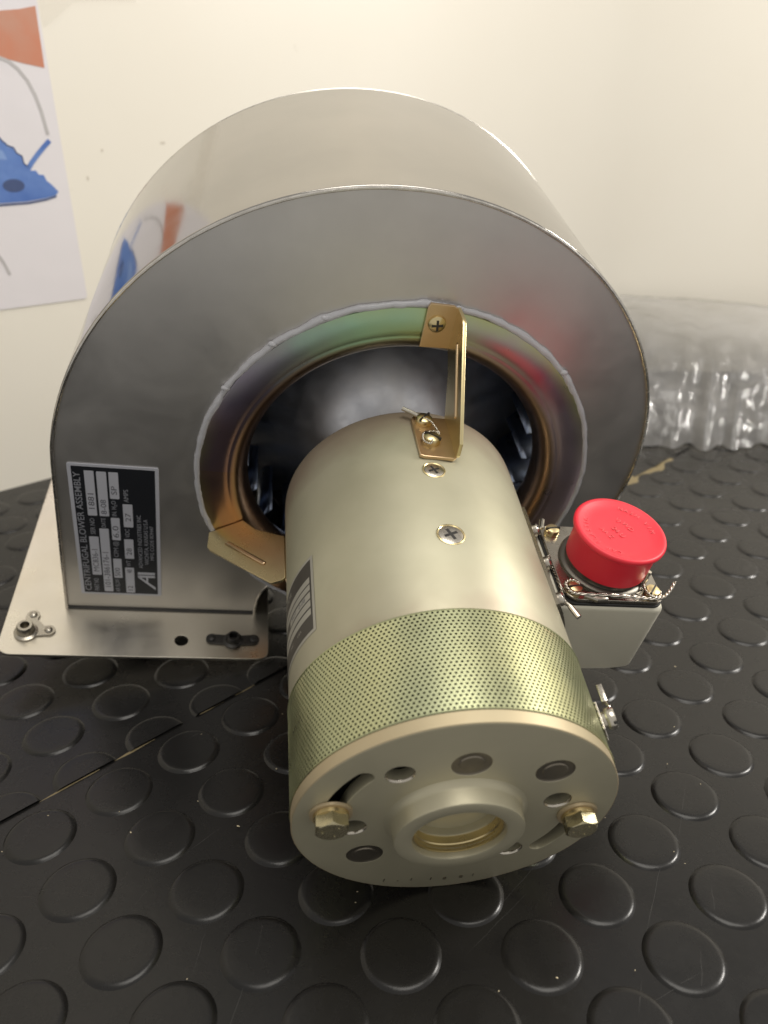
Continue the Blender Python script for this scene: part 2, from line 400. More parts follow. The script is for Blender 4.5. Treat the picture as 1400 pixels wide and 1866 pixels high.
# wall: a thick slab whose foot runs behind the blower
def wall_path():
    pts = [WP-wd*900, WP, WP+wd*420]; a = WA; p = pts[-1].copy()
    for k in range(24):
        a = WA-R(46)*(k+.5)/24; p = p+Vector((math.cos(a), math.sin(a)))*14; pts.append(p.copy())
    pts.append(p+Vector((math.cos(a), math.sin(a)))*1400); return pts
bm = B(); wp_ = wall_path(); cols = []
for k, p in enumerate(wp_):
    t = (wp_[min(k+1, len(wp_)-1)]-wp_[max(k-1, 0)]).normalized(); n_ = Vector((t.y, -t.x))
    cols.append([bm.verts.new((*(p-n_*o_), z)) for o_, z in ((0, -5), (0, 900), (40, 900), (40, -5))])
for A, D in zip(cols, cols[1:]):
    for s_ in range(4): bm.faces.new((A[s_], A[(s_+1) % 4], D[(s_+1) % 4], D[s_]))
wall = tag(put('wall', bm, M['wall'], None, 30), 'cream painted wall behind the blower', kind='structure')
WALLM = frame((WP.x, WP.y, 0), (wd.x, wd.y, 0), (0, 0, 1), (wn.x, wn.y, 0))       # u along wall, v up, out of wall
def wallmark(u, v_, a, b2, seed):
    lp = [(u+a*math.cos(t)*(1+.3*noise.noise(Vector((math.cos(t)*2, math.sin(t)*2, seed)))), v_+b2*math.sin(t)) for t in [2*PI*k/20 for k in range(20)]]
    o = link('scuff_mark', plate([lp], .3, 0, WALLM @ Matrix.Translation((0, 0, .1))), M['smudge'], wall); return o
wallmark(196, 276, 2.6, 1.2, 1); wallmark(140, 271, 1.0, 1.4, 2); wallmark(124, 250, 1.0, 1.8, 3)

# ------------------------------------------------------------------ laminated sheet on the wall
def wm(h): return WALLM @ Matrix.Translation((0, 0, h))
poster = bpy.data.objects.new('wall_poster', None); C.objects.link(poster)
poster.location = (0, 0, 0)
tag(poster, 'laminated white poster with orange and blue print, taped to the cream wall at left', 'poster')
pm = plate([rrect(-103, 106.5, 153.5, 450, 3)], .5, 0, wm(.6)); link('sheet', pm, M['paper'], poster)
link('orange_panel', plate([[(-60, 372), (-20, 374), (30, 369), (60, 366), (78, 366), (92, 368), (104.5, 371), (103.4, 330), (88, 332.5), (72, 335.8), (40, 338), (0, 343), (-60, 345)]], .12, 0, wm(1.0)), M['print_orange'], poster)
def arcline(pts, wdt, h=1.02):
    L_ = []; Rr = []
    for i, p in enumerate(pts):
        a = Vector(pts[max(i-1, 0)]); b2 = Vector(pts[min(i+1, len(pts)-1)]); t = (b2-a).normalized(); n_ = Vector((-t.y, t.x))
        L_.append(tuple(Vector(p)+n_*wdt/2)); Rr.append(tuple(Vector(p)-n_*wdt/2))
    return plate([L_+Rr[::-1]], .12, 0, wm(h))
link('drawn_hose', arcline([(30, 338), (58, 337), (71.6, 335.2), (77, 333.5), (83, 328.5), (88.5, 321), (92.5, 311), (95, 300), (97, 283)], 2.6), M['print_grey'], poster)
link('blue_machine', plate([[(-40, 300), (-10, 296), (20, 290), (40, 288), (52, 287.5), (53, 284), (57, 283.5), (60, 279.5), (63.5, 278), (64, 275), (68, 274), (69.5, 270), (73, 268), (73.5, 262.5), (77, 261), (78.5, 257.5), (82.5, 257.5), (84, 254.5), (88, 254), (89.5, 249.5), (93, 246.5), (97.5, 241), (95, 238.5), (86, 236.5), (71, 234.8), (50, 234.5), (10, 232), (-40, 236)]], .12, 0, wm(1.0)), M['print_blue'], poster)
link('blue_handle', arcline([(76, 258), (80, 263), (86, 269), (92, 274.5), (97.4, 279)], 3.6, 1.1), M['print_blue'], poster)
link('dark_outline', arcline([(52, 287.8), (57.5, 283.8), (60.5, 279.8), (64, 276), (68.5, 274.3), (70, 270.4), (73.6, 268.2), (74, 262.8), (78, 259.5)], 1.1, 1.1), M['print_blue_dark'], poster)
link('pale_panel', plate([[(20, 284), (44, 280), (60, 272), (62, 266), (40, 267), (20, 270)]], .1, 0, wm(1.08)), M['print_blue_pale'], poster)
link('dark_vent', plate([circle(63, 247, 6.5, 18)], .1, 0, wm(1.14) @ Matrix.Translation((63, 247, 0)) @ Matrix.Diagonal((1.3, .75, 1, 1)) @ Matrix.Translation((-63, -247, 0))), M['print_blue_dark'], poster)
link('dark_foot_edge', arcline([(-40, 234), (10, 230.6), (50, 233.2), (72, 233.6), (86, 235.4), (95, 237.6)], 1.5, 1.12), M['print_blue_dark'], poster)
link('drawn_line', arcline([(36, 204), (40, 197), (43.2, 190), (46.3, 180)], 2.4), M['print_grey'], poster)
link('orange_strip', plate([[(-90, 190), (10, 186), (12, 168), (-90, 166)]], .12, 0, wm(1.0)), M['print_orange'], poster)
tp = tag(link('adhesive_tape', plate([[(108, 357), (113, 360), (124, 368), (135, 376), (160, 379), (187, 380), (187, 400), (108, 400)]], .1, 0, wm(1.1)), M['tape_film']), 'clear wrinkled tape over the top corner of the wall poster', 'tape')

# ------------------------------------------------------------------ the blower: own frame, tipped forward onto its motor
BM = Matrix(((0.98907, 0.0, 0.14747, 0), (0.04058, 0.96139, -0.27218, 0), (-0.14178, 0.27518, 0.95088, 0), (0, 0, 0, 1)))
blower = bpy.data.objects.new('centrifugal_blower', None); C.objects.link(blower)
blower.empty_display_size = .05
blower.matrix_world = BM
tag(blower, 'shiny metal centrifugal blower with champagne motor tipped forward on the black studded mat', 'blower')
def part(name, bm, m_, parent=blower, smooth=35): return put(name, bm, m_, parent, smooth)
def pmesh(name, me, m_, parent=blower, smooth=None): return link(name, me, m_, parent, smooth)
W_ = 150.0
def rs(th): return 134+.2425*th if th >= 0 else 134+.288*th
outl = [(-180.2, 1.4), (-179.4, 40), (-178.4, 80), (-177.6, 112)]
for k in range(0, 121):
    th = 180-(304)*k/120
    if th > 179: continue
    outl.append((rs(th)*math.cos(R(th)), 115.45+rs(th)*math.sin(R(th))))
outl += [(-58.5, 31.2), (-63, 27.4), (-66.3, 22), (-68.3, 15), (-68.9, 8), (-69, 1.4)]
outl = [(x, z+DZ) for x, z in outl]
XZ = lambda y: frame((0, y, 0), (1, 0, 0), (0, 0, 1), (0, -1, 0))       # plate frame: X->x, Y->z, facing -Y
hs = bpy.data.objects.new('scroll_housing', None)
# wrapper band (open at the outlet)
bm = B(); n = len(outl)
yy = [-1.2, 0.4, 20, 50, 90, 125, W_-.4, W_+1.0]
gr = [[bm.verts.new((x, y, z)) for x, z in outl] for y in yy]
for a in range(len(yy)-1):
    for k in range(n-1): bm.faces.new((gr[a][k], gr[a][k+1], gr[a+1][k+1], gr[a+1][k]))
band = part('scroll_housing', bm, M['scroll_band'], blower, 50)
sol = band.modifiers.new('thickness', 'SOLIDIFY'); sol.thickness = .0012; sol.offset = 0
hole = circle(0, ZM, 84, 96)
def inset(lp, d):
    out = []; m2 = len(lp)
    for i in range(m2):
        a, b2, c2 = Vector(lp[i-1]), Vector(lp[i]), Vector(lp[(i+1) % m2])
        t = ((b2-a).normalized()+(c2-b2).normalized()); t = t.normalized() if t.length > 1e-6 else Vector((1, 0)); out.append(tuple(b2+Vector((t.y, -t.x))*d))
    return out
inl = inset(outl, .8)
pmesh('front_sheet', plate([inl, hole], 1.0, 0, XZ(.5)), M['scroll_face'])
pmesh('back_sheet', plate([inl], 1.0, 0, XZ(W_-.5)), M['scroll_face'])
# crimped seam along the front edge
bm = B(); tube(bm, [(x, -.9, z) for x, z in inset(outl, .35)], lambda i: .85+.22*noise.noise(Vector((i*.7, 0, 0))), 8)
part('front_seam', bm, M['seam_metal'], band)
bm = B(); tube(bm, [(x, W_+.6, z) for x, z in outl], .8, 6); part('back_seam', bm, M['seam_metal'], band)
bm = B(); tube(bm, [(-180.4, -.6, 2.4+DZ), (-130, -.7, 2.35+DZ), (-69, -.6, 2.4+DZ)], .75, 8); part('foot_gap_shade', bm, M['dark_nut'], band)  # dark bead drawn in for the shaded gap between face and plate
# base flange round the outlet
bp_l = [rrect(-212, -60.5, -36, 186, [8, 10, 8, 6])]
bp_l += [rrect(-175, -73, 6, 144, 3)[::-1], circle(-111.6, -23.4, 3.9)[::-1], circle(-140, 172, 3.9)[::-1]]
bplate = pmesh('base_plate', plate(bp_l, 2.0, .25, Matrix.Translation((0, 0, 1.0+DZ))), M['plate_metal'])
def anchor_nut(cx, cy, dirs, m_, r=5.0, h=7):
    z = 2.0+DZ; bm = B()
    hull = []
    lathe(bm, [(0, 0), (r+1.6, 0), (r+1.6, 1.2), (r, 1.9), (r-.5, h-.8), (r-1.0, h), (2.6, h), (2.3, h-1), (2.3, 1.5), (0, 1.5)], 32, Matrix.Translation((cx, cy, z)))
    for dx, dy in dirs:
        d = Vector((dx, dy)); L_ = d.length; t = d/L_
        F = frame((cx, cy, z), (t.x, t.y, 0), (-t.y, t.x, 0), (0, 0, 1))
        box(bm, 1, L_, -3.6, 3.6, 0, 1.2, .3, 1, F); lathe(bm, [(0, 1.25), (3.6, 1.25), (3.6, 0)], 20, Matrix.Translation((cx+dx, cy+dy, z)))
    (ax_, ay_), (bx_, by_) = dirs
    tri = [bm.verts.new((cx+px_, cy+py_, z+hh)) for hh in (0, 1.15) for px_, py_ in ((0, 0), (ax_, ay_), (bx_, by_))]
    bm.faces.new(tri[:3]); bm.faces.new(tri[5:2:-1])
    for k in range(3): bm.faces.new((tri[k], tri[(k+1) % 3], tri[3+(k+1) % 3], tri[3+k]))
    o = part('anchor_nut', bm, m_, bplate)
    for dx, dy in dirs:
        bm = B(); lathe(bm, [(2.2, 1.0), (2.2, 1.6), (1.7, 2.2), (.8, 2.5), (0, 2.5)], 16, Matrix.Translation((cx+dx, cy+dy, z))); part('rivet', bm, m_, bplate)
    return o
anchor_nut(-198.6, -20.5, [(1.5, 12.5), (12.0, 1.5)], M['flange_metal'])
anchor_nut(-81.4, -23.0, [(-12.4, .8), (12.0, .8)], M['dark_nut'], 4.4, 5.5)
anchor_nut(-198.6, 170, [(1.5, -12.5), (12.0, -1.5)], M['flange_metal'])

# inlet ring with rolled throat
bm = B()
roll = [(89.5-9.8*math.sin(PI/2*k/14), 2.4-13.0*(1-math.cos(PI/2*k/14))) for k in range(15)]
lathe(bm, [(104.6, -.2), (104.6, 1.9), (104.0, 2.3), (93, 2.5), (90.6, 2.45), (90.2, 2.2)]+roll+[(80.0, -13), (80.8, -15.5), (83, -17), (86, -18)], 160, AX(0))
ring = part('inlet_ring', bm, M['passivate'], blower, 60)
bm = B(); pts = []
for k in range(300):
    a = 2*PI*k/300; rr = 105.7+.7*noise.noise(Vector((math.cos(a)*9, math.sin(a)*9, 2)))+.35*noise.noise(Vector((math.cos(a)*30, math.sin(a)*30, 4)))
    pts.append((rr*math.cos(a), -.9, ZM+rr*math.sin(a)))
def rad(k):
    a = 2*PI*k/300
    return 1.75+.8*noise.noise(Vector((math.cos(a)*12, math.sin(a)*12, 7)))+.35*noise.noise(Vector((math.cos(a)*40, math.sin(a)*40, 1)))
tube(bm, pts, rad, 10, True)
for a in (88, 90, 86, 92, 84, 47, 151, 118, 133):
    t = R(a); s = bmesh.ops.create_icosphere(bm, subdivisions=2, radius=1)
    bmesh.ops.transform(bm, matrix=Matrix.Translation((106.3*math.cos(t), -1.6, ZM+106.3*math.sin(t))) @ Matrix.Diagonal((2.4, 1.5, 1.5, 1)), verts=s['verts'])
part('sealant_bead', bm, M['sealant'], ring, 0)

# impeller: hub cone, front rim and blades
imp = None
bm = B(); lathe(bm, [(0, -1), (13, -1), (14, -3), (14, -8), (16, -11), (22, -14.5), (32, -21), (44, -31), (58, -45), (72, -60), (86, -74), (98, -83), (110, -88), (110, -90), (0, -90)], 96, AX(0))
imp = part('impeller', bm, M['impeller_metal'], blower, 40)
bm = B(); lathe(bm, [(90, -25), (112, -25), (112, -28), (94, -29), (89, -30)], 96, AX(0), True); part('rim', bm, M['impeller_metal'], imp)
bm = B(); prof = []
for k in range(9):
    t = k/8; rr = 81+30*t; a = .26*t*t+.02*t; prof.append((rr*math.cos(a), rr*math.sin(a)))
bot_ = [bm.verts.new((x, 28, z)) for x, z in prof]; top_ = [bm.verts.new((x, 88-2.0*(8-k), z)) for k, (x, z) in enumerate(prof)]
for k in range(8): bm.faces.new((bot_[k], bot_[k+1], top_[k+1], top_[k]))
bl = tomesh(bm, 'blade'); bl.materials.append(M['blade_metal'])
for p in bl.polygons: p.use_smooth = True
for k in range(28):
    o = link('blade', bl, None, imp); o.matrix_local = Matrix.Translation((0, 0, ZM*MM)) @ Matrix.Rotation(-2*PI*k/28, 4, 'Y')
    s_ = o.modifiers.new('thickness', 'SOLIDIFY'); s_.thickness = .0009

# motor
bm = B(); lathe(bm, [(0, -YB), (22, -YB), (22, -YB-.0), (56, -YB), (58.6, -YB+.5), (59.5, -YB+1.6), (59.8, -YB+3), (60, -YB+8), (60, -YMESH-1), (59.6, -YMESH), (57, -YMESH)], 160, AX(0))
motor = part('motor_shell', bm, M['motor_paint'], blower, 40)
bm = B(); lathe(bm, [(9, -YB), (9, 3), (7, 2), (0, 2)], 32, AX(0)); part('shaft', bm, M['steel'], motor)
def phillips(name, F, r, parent, m_, proud=.6, dome=0.0, rot=20, cup=False):
    bm = B()
    prof = [(r, -1.0), (r, proud*.4), (r*.93, proud), (r*.5, proud+dome*.8), (0, proud+dome)]
    lathe(bm, prof, 36, F)
    o = part(name, bm, m_, parent)
    F2 = F @ Matrix.Rotation(R(rot), 4, 'Z'); bm = B(); z = proud+dome+.03
    a, b2 = r*.62, r*.13
    for pl in ([(-a, -b2), (a, -b2), (a, b2), (-a, b2)], [(-b2, -a), (b2, -a), (b2, a), (-b2, a)]):
        box(bm, pl[0][0], pl[2][0], pl[0][1], pl[2][1], proud*.2, z if abs(pl[0][0]) > abs(pl[0][1]) else z+.01, 0, 1, F2)
    part('cross_recess', bm, M['dark_nut'], parent)
    return o
def csk(ang, y, r, rot):
    F = radial(ang, y)
    bm = B(); lathe(bm, [(r+.9, -.6), (r+.9, .15), (r+.45, .32), (r+.1, .1), (r+.05, -.6)], 48, F, True); part('screw_seat', bm, M['gold'], motor)
    phillips('screw', F, r, motor, M['steel'], .22, .12, rot)
csk(91, -65.6, 4.3, 25); csk(90.6, -106.6, 5.0, 25)
csk(211, -106.6, 5.0, 25); csk(331, -140, 5.0, 25)
# perforated band: every hole is cut
bm = B()
NC = 196; NR = 28; y0, y1 = YMESH-.4, YR+.4
ca = 2*PI/NC; cy_ = (y1-y0)/NR; RB = 60.45; hu, hv = .27, .33
cache = {}
def pv(u, v_, r=RB):
    u = u % NC; key = (round(u*1000) % (NC*1000), round(v_*1000), r)
    if key not in cache:
        a = u*ca; cache[key] = bm.verts.new((r*math.cos(a), y0+v_*cy_, ZM+r*math.sin(a)))
    return cache[key]
for j in range(NR):
    off = .5*(j % 2)
    for i in range(NC):
        cu_, cv_ = i+off+.5, j+.5
        outer = [(cu_+.5, cv_), (cu_+.5, cv_+.5), (cu_, cv_+.5), (cu_-.5, cv_+.5), (cu_-.5, cv_), (cu_-.5, cv_-.5), (cu_, cv_-.5), (cu_+.5, cv_-.5)]
        inner = [(cu_+hu*math.cos(PI/4*k), cv_+hv*math.sin(PI/4*k)) for k in range(8)]
        for k in range(8):
            k2 = (k+1) % 8
            bm.faces.new((pv(*outer[k]), pv(*outer[k2]), pv(*inner[k2]), pv(*inner[k])))
            bm.faces.new((pv(*inner[k]), pv(*inner[k2]), pv(*inner[k2], RB-.8), pv(*inner[k], RB-.8)))
me = bpy.data.meshes.new('perforated_band'); bmesh.ops.scale(bm, vec=(MM,)*3, verts=bm.verts[:]); bm.to_mesh(me); bm.free()
mband = link('perforated_band', me, M['band_metal'], blower)
bm = B(); lathe(bm, [(59.2, -YMESH-2), (59.2, -YR)], 96, AX(0)); part('band_shade_liner', bm, M['inside_shade'], mband)  # dark liner added as the shade behind the perforations
for yv in (YMESH-.2, YR+.2):
    bm = B(); tube(bm, [(60.45*math.cos(2*PI*k/160), yv, ZM+60.45*math.sin(2*PI*k/160)) for k in range(160)], .28, 6, True); part('band_edge', bm, M['band_metal'], mband)
# clamp screw on the band, right side
F = radial(30, -173, 60.6)
bm = B(); lathe(bm, [(3.0, 0), (3.2, .6), (3.2, 2.2), (4.0, 2.4), (4.3, 3.2), (4.3, 5.0), (3.8, 5.8), (0, 5.9)], 28, F); part('clamp_screw', bm, M['steel'], mband)
bm = B(); box(bm, -4.6, 4.6, -.6, .6, 4.6, 5.95, 0, 1, F @ Matrix.Rotation(R(55), 4, 'Z')); part('screw_slot', bm, M['dark_nut'], mband)
bm = B(); box(bm, -1.6, 1.6, 6.5, 14.5, 3.0, 5.4, .5, 2, F); tube(bm, [F @ Vector(p) for p in ((-1, 1, 5), (-1.5, 4, 5), (0, 7, 4.2))], .5, 6); part('crimp_sleeve', bm, M['steel'], mband)
bm = B(); box(bm, -4.5, 4.5, -6, 6, 0, .9, .3, 1, F); part('clamp_lug', bm, M['steel'], mband)

# end plate with holes and slots
def pol(r, a): return (r*math.cos(R(a)), ZM+r*math.sin(R(a)))
def slot(r, a0, a1, hw):
    out = []
    for k in range(13): out.append(pol(r+hw, a0+(a1-a0)*k/12))
    for k in range(1, 8):
        c_ = pol(r, a1); t = R(a1)+PI*k/8; out.append((c_[0]+hw*math.cos(t), c_[1]+hw*math.sin(t)))
    for k in range(13): out.append(pol(r-hw, a1+(a0-a1)*k/12))
    for k in range(1, 8):
        c_ = pol(r, a0); t = R(a0)+PI+PI*k/8; out.append((c_[0]+hw*math.cos(t), c_[1]+hw*math.sin(t)))
    return out
holes = [(*pol(39.4, 132), 5.0), (*pol(38.0, 190.5), 5.0), (*pol(39.0, -43.5), 5.0), (*pol(37.8, 16.4), 5.0)]
plugs = [(*pol(35.6, 94.6), 7.0), (*pol(42.0, 46.8), 7.0), (*pol(41.1, -136), 7.0)]
lo = [circle(0, ZM, 59.9, 160)] + [circle(x, z, r)[::-1] for x, z, r in holes+plugs] + [slot(46.8, 145, 177, 3.4)[::-1], slot(46.8, -32, 5, 3.4)[::-1]] + [circle(0, ZM, 15)[::-1]]
endp = pmesh('end_plate', plate(lo, 5.1, .35, XZ((YF+YR)/2)), M['endplate'], blower, 35)
bm = B(); lathe(bm, [(60.0, -YR-.1), (60.25, -YR+.2), (60.25, -YF-.35), (60.05, -YF-.1), (59.75, -YF-.06)], 160, AX(0)); part('rim', bm, M['rim_metal'], endp)
bm = B(); lathe(bm, [(0, -YR-14.0), (59.15, -YR-14.0)], 64, AX(0)); part('cavity_shade_disc', bm, M['inside_shade'], endp)  # dark disc added as the shade behind the end plate holes
for x, z, r in plugs:
    bm = B(); lathe(bm, [(r+.1, -4), (r+.1, .0), (r-.5, -.35), (r*.66, -.3), (r*.6, .05), (r*.3, -.05), (0, 0)], 36, AX(YF+.1, x, z)); part('plug', bm, M['plug_metal'], endp)
for x, z, r in holes:
    bm = B(); lathe(bm, [(r+.3, .04), (r+.15, .06), (r-.25, -.55), (r-.28, -.8)], 36, AX(YF, x, z)); part('hole_chamfer', bm, M['steel'], endp)
bm = B(); lathe(bm, [(27.2, -.2), (25.8, .35), (24.8, 1.2), (24.2, 2.6), (24.0, 7.1), (23.75, 7.75), (23.2, 8.0), (18.0, 8.0), (17.4, 7.6), (17.2, 6.8), (17.2, 5.2), (16.6, 4.9), (16.4, 4.2), (16.4, 2.5)], 96, AX(YF)); hub = part('hub', bm, M['endplate'], endp, 40)
bm = B(); lathe(bm, [(17.1, 5.4), (16.5, 5.2), (16.3, 3.0), (15.9, 2.6), (15.7, -2)], 96, AX(YF)); part('bore_ring', bm, M['gold'], endp)
bm = B(); lathe(bm, [(16, -1), (15, -3), (10, -3.4), (3, -3.6), (0, -3.6)], 64, AX(YF)); part('bearing_cover', bm, M['endplate'], endp)
# stamped serial marks
st = []
for s, (r, a) in zip('1-11881', ((55, -109), (53.9, -103), (52.3, -97.2), (52, -88.2), (52.5, -81.9), (52.9, -74.4), (53.3, -69))):
    t_ = text(s, 3.4, None, .1); x, z = pol(r, a)
    t_.transform(Matrix.Diagonal((MM, MM, MM, 1)) @ XZ(YF-.08) @ Matrix.Translation((x, z, 0)) @ Matrix.Rotation(R(a+90)*.25, 4, 'Z')); st.append(t_)
pmesh('stamped_serial', join(st), M['plug_metal'], endp)
# hex bolts
def hexbolt(ang, rot):
    x, z = pol(47, ang); F = AX(YF, x, z)
    bm = B(); lathe(bm, [(7.6, 0), (7.8, .3), (7.6, 1.2), (4, 1.3)], 36, F); part('washer', bm, M['rim_metal'], endp)
    bm = B(); lathe(bm, [(6.2, 1.1), (6.5, 1.4), (6.4, 2.7), (3, 2.8)], 36, F); part('lock_washer', bm, M['gold'], endp)
    bm = B(); rr = 6.5; G = F @ Matrix.Rotation(R(rot), 4, 'Z')
    lo_ = [bm.verts.new((rr*math.cos(PI/3*k), rr*math.sin(PI/3*k), 2.7)) for k in range(6)]
    mid = []; topc = []
    N_ = 36
    for k in range(N_):
        a = 2*PI*k/N_; am = (a % (PI/3))-PI/6; rh = rr*math.cos(PI/6)/math.cos(am)
        zc = 7.2-max(0, (rh-rr*math.cos(PI/6)*1.0))*.75
        mid.append(bm.verts.new((rh*math.cos(a), rh*math.sin(a), zc)))
        topc.append(bm.verts.new((rr*.845*math.cos(a), rr*.845*math.sin(a), 7.35)))
    for k in range(N_):
        bm.faces.new((mid[k], mid[(k+1) % N_], topc[(k+1) % N_], topc[k]))
    for s in range(6):
        fs = [lo_[s]]+[lo_[(s+1) % 6]]+[mid[(s*6+6-q_) % N_] for q_ in range(7)]
        bm.faces.new(fs)
    bm.faces.new(topc); bm.verts.index_update()
    bmesh.ops.transform(bm, matrix=G, verts=bm.verts[:]); o = part('hex_bolt', bm, M['bolt_metal'], endp, 25)
    bm = B()
    for a, r_ in ((20, 3.5), (150, 3.3), (260, 3.0)):
        s = bmesh.ops.create_icosphere(bm, subdivisions=1, radius=.3); bmesh.ops.transform(bm, matrix=G @ Matrix.Translation((r_*math.cos(R(a)), r_*math.sin(R(a)), 7.4)), verts=s['verts'])
    part('grade_mark', bm, M['bolt_metal'], endp)
hexbolt(174.3, 30+4); hexbolt(1.7, 30+14)

# three mounting brackets between ring and motor
def bracket(A):
    """built at the top (web in the plane x = 13), then turned by A degrees round the motor axis"""
    TR = Matrix.Translation((0, 0, ZM)) @ Matrix.Rotation(-R(A), 4, 'Y')
    # web in (y, r) plane
    wl = [(-3.0, 107), (-3.0, 86), (-14, 78), (-25, 64), (-27, 61.2), (-57, 61.2), (-58, 63), (-57.6, 69), (-17.5, 106), (-14.5, 107.4)]
    rib = slot_line((-17, 95), (-42, 73), 1.25)
    WM = frame((10.8, 0, 0), (0, 1, 0), (0, 0, 1), (1, 0, 0))
    me = plate([wl, rib[::-1]], 1.7, .2, TR @ WM)
    o = pmesh('mounting_bracket', me, M['gold'], blower, 30)
    bm = B(); lp = slot_line((-17.2, 94.8), (-41.8, 73.2), 1.15)
    pmesh('rib', plate([lp], 3.0, .7, TR @ WM), M['gold_pink'], o)
    # foot on the ring
    f1 = [(-4.2, 85.5), (10.8, 86), (10.8, 106.4), (8, 108), (-3.0, 108), (-4.0, 106)]
    F1 = TR @ frame((0, -3.6, 0), (1, 0, 0), (0, 0, 1), (0, -1, 0))
    pmesh('ring_foot', plate([f1], 1.7, .25, F1), M['gold_pink'], o, 30)
    phillips('pan_screw', TR @ frame((1.6, -4.4, 98.5), (1, 0, 0), (0, 0, 1), (0, -1, 0)), 4.3, o, M['gold'], 1.4, 1.3, 8)
    # foot on the motor
    f2 = [(-6.4, -57), (-6.9, -30), (-5.5, -27.5), (10.6, -27.5), (10.6, -57), (9, -58.5), (-4.5, -58)]
    F2 = TR @ frame((0, 0, 60.9), (1, 0, 0), (0, 1, 0), (0, 0, 1))
    pmesh('motor_foot', plate([f2], 1.7, .3, F2), M['gold_pink'], o, 30)
    scr = []
    for (x, y, rt) in ((.5, -46.5, -35), (-1.2, -32.0, 50)):
        G = TR @ frame((x, y, 61.6), (1, 0, 0), (0, 1, 0), (0, 0, 1)); scr.append(G)
        bm = B(); lathe(bm, [(3.9, 0), (4.0, .5), (4.0, 2.0), (3.6, 2.9), (2.4, 3.5), (0, 3.7)], 30, G); part('fillister_screw', bm, M['gold'], o)
        bm = B(); box(bm, -4.1, 4.1, -.45, .45, 2.4, 3.8, 0, 1, G @ Matrix.Rotation(R(rt), 4, 'Z')); part('screw_slot', bm, M['dark_nut'], o)
    # twisted lock wire from screw to screw, crimped at its end
    pts = [scr[0] @ Vector(p) for p in ((3.4, 2, 2.8), (1.5, 4.6, 2.4), (-3.2, 3.4, 2.2), (-4.6, .2, 2.0), (-4.2, -3.2, 2.0), (-1.6, -4.8, 2.2), (-.8, -3, 3.0))]
    pts = [scr[1] @ Vector(p) for p in ((-1, -1, 3.4), (2.5, -3.5, 3.2), (3.6, -6.0, 2.8))] + pts
    fine = spline(pts, 10); bm = B()
    for ph in (0, PI):
        tw = []
        for i, p in enumerate(fine):
            t = (fine[min(i+1, len(fine)-1)]-fine[max(i-1, 0)]).normalized(); s = t.cross(Vector((.2, .3, .9))).normalized(); q_ = s.cross(t)
            tw.append(p+(s*math.cos(i*.9+ph)+q_*math.sin(i*.9+ph))*.3)
        tube(bm, tw, .3, 5)
    part('lock_wire', bm, M['steel'], o, 0)
    G = scr[1]; bm = B(); tube(bm, [G @ Vector(p) for p in ((-2.5, 2, 2.0), (-5, 4.2, 2.0), (-9.5, 7.2, 2.0))], 1.05, 10); part('crimp_sleeve', bm, M['steel'], o)
    return o
def slot_line(p, q_, hw):
    p, q_ = Vector(p), Vector(q_); t = (q_-p).normalized(); a0 = math.atan2(t.y, t.x); out = []
    for k in range(9): a = a0-PI/2+PI*k/8; out.append((q_.x+hw*math.cos(a), q_.y+hw*math.sin(a)))
    for k in range(9): a = a0+PI/2+PI*k/8; out.append((p.x+hw*math.cos(a), p.y+hw*math.sin(a)))
    return out
def spline(pts, k):
    out = []; P = [pts[0]]+list(pts)+[pts[-1]]
    for i in range(1, len(P)-2):
        for s in range(k):
            t = s/k; a, b2, c2, d = P[i-1], P[i], P[i+1], P[i+2]
            out.append(.5*((2*b2)+(-a+c2)*t+(2*a-5*b2+4*c2-d)*t*t+(-a+3*b2-3*c2+d)*t**3))
    out.append(pts[-1]); return out
for A in (0, 120, 240): bracket(A)

# connector box on the right of the motor
bx = B()
vs_ = box(bx, 50, 109, -109.5, -60.5, ZM-20.5, ZM+24)
def eds(f): return [e for e in bx.edges if f((e.verts[0].co+e.verts[1].co)/2, e)]
bmesh.ops.bevel(bx, geom=eds(lambda c_, e: c_.x > 108 and abs(c_.z-ZM-1.75) < 3 and abs(e.verts[0].co.z-e.verts[1].co.z) > 5), offset=4.0, segments=5, profile=.5, affect='EDGES')
bmesh.ops.bevel(bx, geom=eds(lambda c_, e: c_.z < ZM-20 and c_.x > 100 and abs(e.verts[0].co.z-e.verts[1].co.z) < .1 and e.calc_face_angle(0) > .8), offset=3, segments=3, profile=.5, affect='EDGES')
bmesh.ops.bevel(bx, geom=eds(lambda c_, e: c_.z > ZM+23.9 and e.calc_face_angle(0) > .8), offset=3.4, segments=5, profile=.5, affect='EDGES')
cbox = part('connector_box', bx, M['box_metal'], blower, 40)
CXc, CYc, CZ = 83.0, -85.0, ZM+24
fl = rrect(CXc-24, CXc+24, CYc-24, CYc+24, [5, 5, 8, 5])
Tz = lambda z: Matrix.Translation((0, 0, z))
pmesh('gasket', plate([rrect(CXc-24.6, CXc+24.6, CYc-24.6, CYc+24.6, 6)], 1.4, .2, Tz(CZ+.72)), M['gasket'], cbox)
pmesh('connector_flange', plate([fl], 2.0, .3, Tz(CZ+2.45)), M['flange_metal'], cbox, 30)
bm = B(); lathe(bm, [(21, 3.4), (21, 4.4), (20.2, 5.0), (18.6, 5.2), (18.2, 6), (18.2, 9.5), (17.4, 10), (17.4, 12), (18, 12.4), (18, 20), (0, 20)], 64, Matrix.Translation((CXc+1, CYc-1, CZ))); part('connector_shell', bm, M['connector_dark'], cbox)
cs = []
